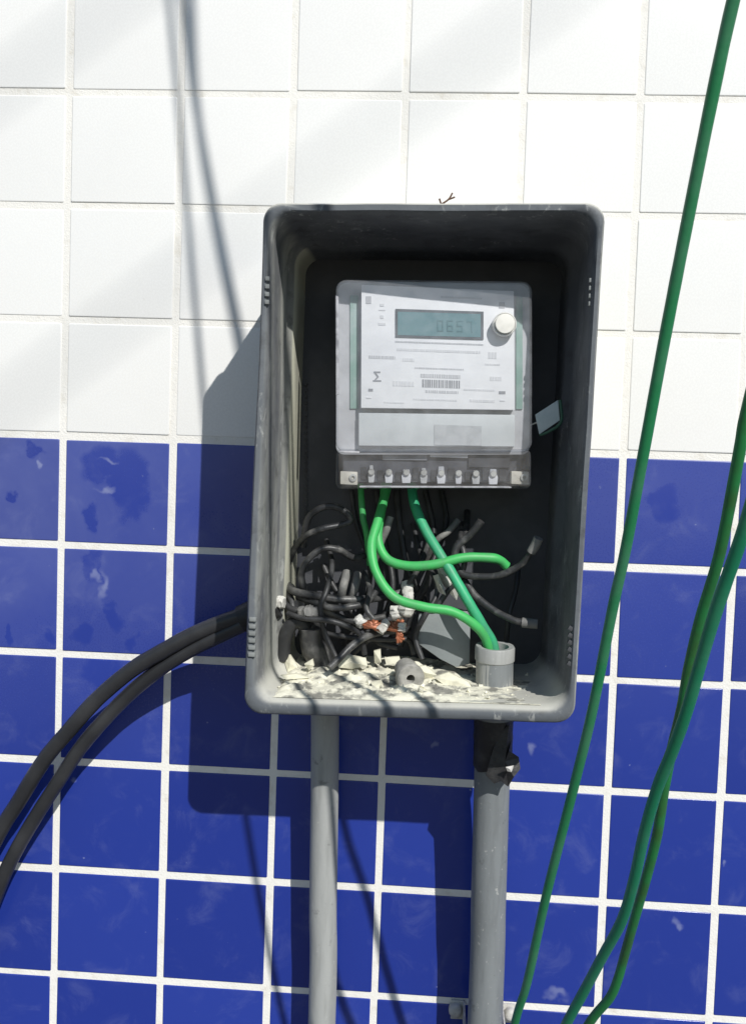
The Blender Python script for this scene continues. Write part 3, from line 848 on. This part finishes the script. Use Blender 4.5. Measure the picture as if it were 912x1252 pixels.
tag(o, 'cream plaster dust and crumbs heaped on the floor of the meter box', 'dust', kind='stuff')
SC = 'cream scraps on the floor of the box'
for k, (pts, d, lb) in enumerate((
        ([(347, 806), (354, 800), (366, 818), (352, 822)], .62, 'cream scrap standing against the left wall on the box floor'),
        ([(411, 804), (420, 800), (447, 805), (449, 814), (430, 818), (414, 816)], .66, 'cream slab shaped scrap in the middle of the box floor'),
        ([(457, 796), (465, 794), (466, 810), (458, 811)], .60, 'cream upright scrap standing right of the slab shaped one'),
        ([(470, 804), (488, 803), (490, 811), (472, 812)], .58, 'cream flat scrap under the black wires, left of the bored plug'),
        ([(343, 826), (362, 824), (378, 829), (350, 831)], .95, 'long flat cream scrap in the front left of the box floor'),
        ([(454, 834), (466, 832), (469, 841), (456, 843)], 1.05, 'small square cream scrap at the front of the box floor'),
        ([(530, 828), (548, 822), (572, 834), (576, 840), (548, 841)], .90, 'long cream scrap lying left of the conduit end'),
        ([(506, 816), (520, 814), (534, 826), (520, 834)], .80, 'cream scrap leaning behind the bored plug'),
        ([(372, 812), (382, 806), (384, 814), (378, 820)], .74, 'small cream scrap at the foot of the cable boot'))):
    crumple('plaster_scrap', pts, d, .004, 'scrap', lb, 'scrap', SC, amp=.0015, seed=20 + k)
# bored plug lying on the dust
a, b2 = P(494, 814, .80), P(502, 830, 1.08)
ax = (b2 - a).normalized()
s1 = ax.orthogonal().normalized(); s2 = ax.cross(s1)
mb = MB()
mb.loft([[p_ + (s1 * math.cos(q) + s2 * math.sin(q)) * r for q in (2 * math.pi * k / 18 for k in range(18))]
         for p_, r in ((a, .006), (a.lerp(b2, .2), .0095), (a.lerp(b2, .55), .0105), (a.lerp(b2, .9), .0122), (b2, .0112), (b2, .0036), (a.lerp(b2, .5), .0030))])
tag(mb.build('bored_plug', M['stone'], None, angle=35), 'round grey plug with a small hole lying on the dust', 'plug')

# ------------------------------------------------------------------ conduits
def down_to(p_, z): return Vector((p_.x, p_.y, z))
lc = thing('conduit', 'narrow grey conduit pipe running down the wall from the left of the box', 'conduit', down_to(P(393.5, 1252, .32), 0), 'conduits under the meter box')
mb = MB()
e = P(393.5, 1252, .33)
mb.tube([P(397.5, 850, .42), P(397, 960, .38), P(395, 1110, .34), e, down_to(e + Vector((-.002, .002, 0)), .45), down_to(e + Vector((-.002, .002, 0)), -.02)], .0127, 24, 10)
mb.build('pipe', M['conduit'], lc)
rc = thing('conduit', 'wider grey conduit pipe with a collar standing up inside the box, on the right', 'conduit', down_to(P(594, 1252, .42), 0), 'conduits under the meter box')
mb = MB()
e = P(592.5, 1252, .44)
mb.tube([P(605, 795, .80), P(604, 850, .76), P(603, 890, .68), P(601, 960, .56), P(597, 1100, .48), e, down_to(e + Vector((-.002, .002, 0)), .45), down_to(e + Vector((-.002, .002, 0)), -.02)], .0156, 24, 10, caps=False)
mb.build('pipe', M['conduit2'], rc)
mb = MB()
ta, tb_ = P(605, 790, .80), P(604.5, 806, .79)
axd = (tb_ - ta).normalized()
def ringp(c, r, n=28): 
    s1 = Vector((1, 0, 0)); s2 = axd.cross(s1).normalized()
    return [c + (s1 * math.cos(q) + s2 * math.sin(q)) * r for q in (2 * math.pi * k / n for k in range(n))]
tz = P(604, 845, .765)
mb.loft([ringp(ta + axd * .02, .0115), ringp(ta, .0118), ringp(ta - axd * .0005, .0160), ringp(ta + axd * .001, .0168), ringp(tb_, .0168), ringp(tb_ + axd * .001, .0158), ringp(tz, .0159)], False, False)
mb.build('collar', M['conduit'], rc, angle=35)
# saddle clamp near the bottom of the right conduit
cl = thing('pipe_clamp', 'pale saddle clamp round the wider conduit at the bottom edge', 'clamp', P(592, 1262, .0))
cc = P(592.5, 1270, .46)
mb = MB()
prof = []
for k in range(13):
    q = math.pi * k / 12
    prof.append((math.cos(q) * .0172, -math.sin(q) * .0172))
base_y = -cc.y
path = [(.030, base_y)] + [(.0172, base_y), ] + prof + [(-.0172, base_y), (-.030, base_y)]
for k in range(len(path) - 1):
    (xa, ya), (xb, yb) = path[k], path[k + 1]
    p0, p1 = cc + Vector((xa, ya, 0)), cc + Vector((xb, yb, 0))
    dd = (p1 - p0)
    nrm = Vector((-dd.z, 0, 0))
    off = Vector((dd.y, -dd.x, 0)).normalized() * .0015
    vs = []
    for pz in (-.009, .009):
        for p_ in (p0, p1):
            for s_ in (0, 1):
                vs.append(p_ + off * s_ * -1 + Vector((0, -.0012, pz)))
    mb.add(vs, [(0, 1, 3, 2), (4, 6, 7, 5), (0, 4, 5, 1), (2, 3, 7, 6), (0, 2, 6, 4), (1, 5, 7, 3)])
mb.build('band', M['clamp'], cl, smooth=False)
for sx in (-.026, .026):
    q = Vector((cc.x + sx, -.004, cc.z + .001))
    mb = MB()
    mb.loft([[q + Vector((r * math.cos(t), -y, r * math.sin(t))) for t in (2 * math.pi * k / 14 for k in range(14))] for r, y in ((.0062, -.003), (.0062, .0035), (.0045, .0058), (.002, .006))])
    mb.build('screw_cap', M['clamp'], cl, angle=50)

# ragged black sleeve added to give the box's shade on the right conduit
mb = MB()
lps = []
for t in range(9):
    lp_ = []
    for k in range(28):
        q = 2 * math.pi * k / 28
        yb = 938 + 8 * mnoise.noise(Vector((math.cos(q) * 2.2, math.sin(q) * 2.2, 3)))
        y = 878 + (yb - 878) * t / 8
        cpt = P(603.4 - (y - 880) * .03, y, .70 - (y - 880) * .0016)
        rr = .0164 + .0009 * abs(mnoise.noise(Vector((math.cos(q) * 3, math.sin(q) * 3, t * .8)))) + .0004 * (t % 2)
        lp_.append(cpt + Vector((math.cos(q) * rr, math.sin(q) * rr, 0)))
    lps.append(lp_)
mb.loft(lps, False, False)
tag(mb.build('shade_sleeve', M['black_tape'], None, angle=40), 'black sleeve added as the shade under the box, round the top of the wider conduit', 'tape')
# torn rag of black tape
crumple('tape_rag', [(608, 900), (622, 886), (625, 905), (622, 918), (634, 926), (636, 940), (628, 950), (621, 962), (612, 955), (604, 958), (594, 948), (600, 925)], .84, .0015, 'black_tape',
        'torn black tape rag stuck to the wider conduit below the box', 'tape', amp=.002, seed=40)
crumple('tape_chip', [(618, 938), (628, 936), (625, 944), (620, 943)], .95, .001, 'clamp', 'small pale chip on the black tape rag', 'chip', amp=.001, seed=41)

# ------------------------------------------------------------------ thick black cables on the left
def cable(name, pts, r, mat, label, cat, group=None, seg=14, samples=8, wob=.03):
    mb = MB(); mb.tube(pts, r, seg, samples, wob)
    return tag(mb.build(name, M[mat], None, angle=60), label, cat, group)
BC = 'thick black cables entering the box from the left'
cable('black_cable', [P(-190, 1420, .22), P(-100, 1210, .22), P(-35, 1085, .24), P(2, 1014, .28), P(22, 982, .32), P(54, 930, .38), P(84, 894, .42), P(120, 854, .46), P(163, 818, .50), P(203, 794, .54), P(232, 778, .56), P(262, 765, .58), P(300, 751, .60), P(337, 736, .62)],
      .0073, 'black_sheath', 'thick black cable, upper of the pair arching into the left side of the box', 'cable', BC)
cable('black_cable', [P(-130, 1460, .24), P(-60, 1230, .24), P(-18, 1130, .25), P(3, 1076, .27), P(18, 1044, .29), P(42, 1002, .32), P(72, 955, .36), P(99, 914, .38), P(128, 880, .40), P(155, 852, .42), P(180, 830, .45), P(206, 811, .49), P(234, 794, .52), P(262, 780, .56), P(300, 762, .60), P(337, 741, .62)],
      .0068, 'black_sheath', 'thick black cable, lower of the pair arching into the left side of the box', 'cable', BC)

# ------------------------------------------------------------------ green cables hanging in front of the wall
GC = 'green cables hanging from above in front of the wall'
def low(p_, q_, n):      # carry on below the frame, easing back towards the wall
    dd = (p_ - q_)
    out = []
    cur = p_.copy()
    for k in range(n):
        dd = Vector((dd.x * .96, dd.y * .9, dd.z))
        cur = cur + dd
        if cur.y > -.05: cur.y = -.05
        out.append(cur.copy())
    return out
c1 = [(935, -150, 5.19), (896, 0, 5.04), (871, 115, 4.93), (841, 265, 4.77), (811, 420, 4.59), (786, 556, 4.42), (764, 674, 4.25), (749, 742, 4.14), (724, 868, 3.92), (701, 963, 3.71), (668, 1093, 3.37), (644, 1202, 3.04), (629, 1252, 2.86)]
t1 = [S(203, -260, 8.6), S(203, -60, 7.9), S(217, 110, 7.4), S(232, 290, 6.9), S(250, 500, 6.3), S(262, 620, 6.0), S(278, 800, 5.55)]
p1 = t1 + [P(*q) for q in c1]
cable('green_cable', p1 + low(p1[-1], p1[-3], 7), .0027, 'green', 'single thin green cable hanging slantwise just right of the meter box', 'cable', GC, samples=6)
c2 = [(1060, -150, 4.83), (1000, 150, 4.51), (950, 350, 4.24), (912, 505, 4.0), (904, 549, 3.93), (880, 674, 3.70), (857, 752, 3.52), (842, 815, 3.39), (833, 866, 3.29), (820, 920, 3.17), (811, 968, 3.06), (803, 1020, 2.95), (790, 1072, 2.80), (775, 1125, 2.62), (762, 1172, 2.44), (755, 1197, 2.36), (745, 1220, 2.28), (722, 1248, 2.14)]
t2 = [S(200, -220, 8.0), S(222, -10, 7.3), S(240, 130, 6.8), S(268, 280, 6.4), S(300, 440, 5.9), S(330, 590, 5.5), S(360, 740, 5.1)]
p2 = t2 + [P(*q) for q in c2]
cable('green_cable', p2 + low(p2[-1], p2[-3], 8), .0032, 'olive', 'dull green cable at the right edge, kinked at its lower end', 'cable', GC, samples=6)
c3 = [(1090, -150, 5.11), (1010, 250, 4.77), (950, 500, 4.49), (912, 637, 4.28), (886, 714, 4.13), (870, 762, 4.04), (853, 820, 3.92), (838, 872, 3.81), (820, 922, 3.67), (803, 964, 3.54), (787, 1020, 3.37), (775, 1075, 3.21), (760, 1125, 3.04), (737, 1168, 2.85), (712, 1215, 2.65), (692, 1252, 2.50)]
t3 = [S(222, -220, 8.3), S(234, -10, 7.6), S(241, 130, 7.2), S(264, 280, 6.8), S(295, 440, 6.3), S(318, 600, 5.9), S(345, 800, 5.4)]
p3 = t3 + [P(*q) for q in c3]
cable('green_cable', p3 + low(p3[-1], p3[-3], 8), .0034, 'teal', 'teal green cable at the right edge crossing over the dull green one', 'cable', GC, samples=6)

# ------------------------------------------------------------------ twig on top of the box
tw = thing('dry_twig', 'tiny dry forked twig lying on the top edge of the box', 'twig', P(542, 254, 1.2))
for pts in ([(529, 254, 1.36), (537, 251, 1.38), (548, 244, 1.40), (553, 236, 1.40)], [(539, 249, 1.38), (537, 243, 1.40)], [(548, 244, 1.40), (556, 241, 1.41)]):
    mb = MB(); mb.tube([P(*q) for q in pts], .0007, 6, 4, .3); mb.build('stem', M['twig'], tw)

# ------------------------------------------------------------------ overhead lines whose far, soft shadows cross the white tiles
OC = 'overhead lines high above the camera'
for (a, b2), lb in ((((640, 22), (125, 408)), 'black overhead line crossing high above, nearer the box'),
                    (((130, 10), (0, 108)), 'black overhead line crossing high above, farther left')):
    dd = 4.8 / PITCH
    pa, pb = S(*a, dd), S(*b2, dd)
    v = (pa - pb).normalized()
    mid = (pa + pb) / 2
    cable('overhead_line', [mid - v * 3.2, mid, mid + v * 9], .0040, 'black', lb, 'cable', OC, seg=8)
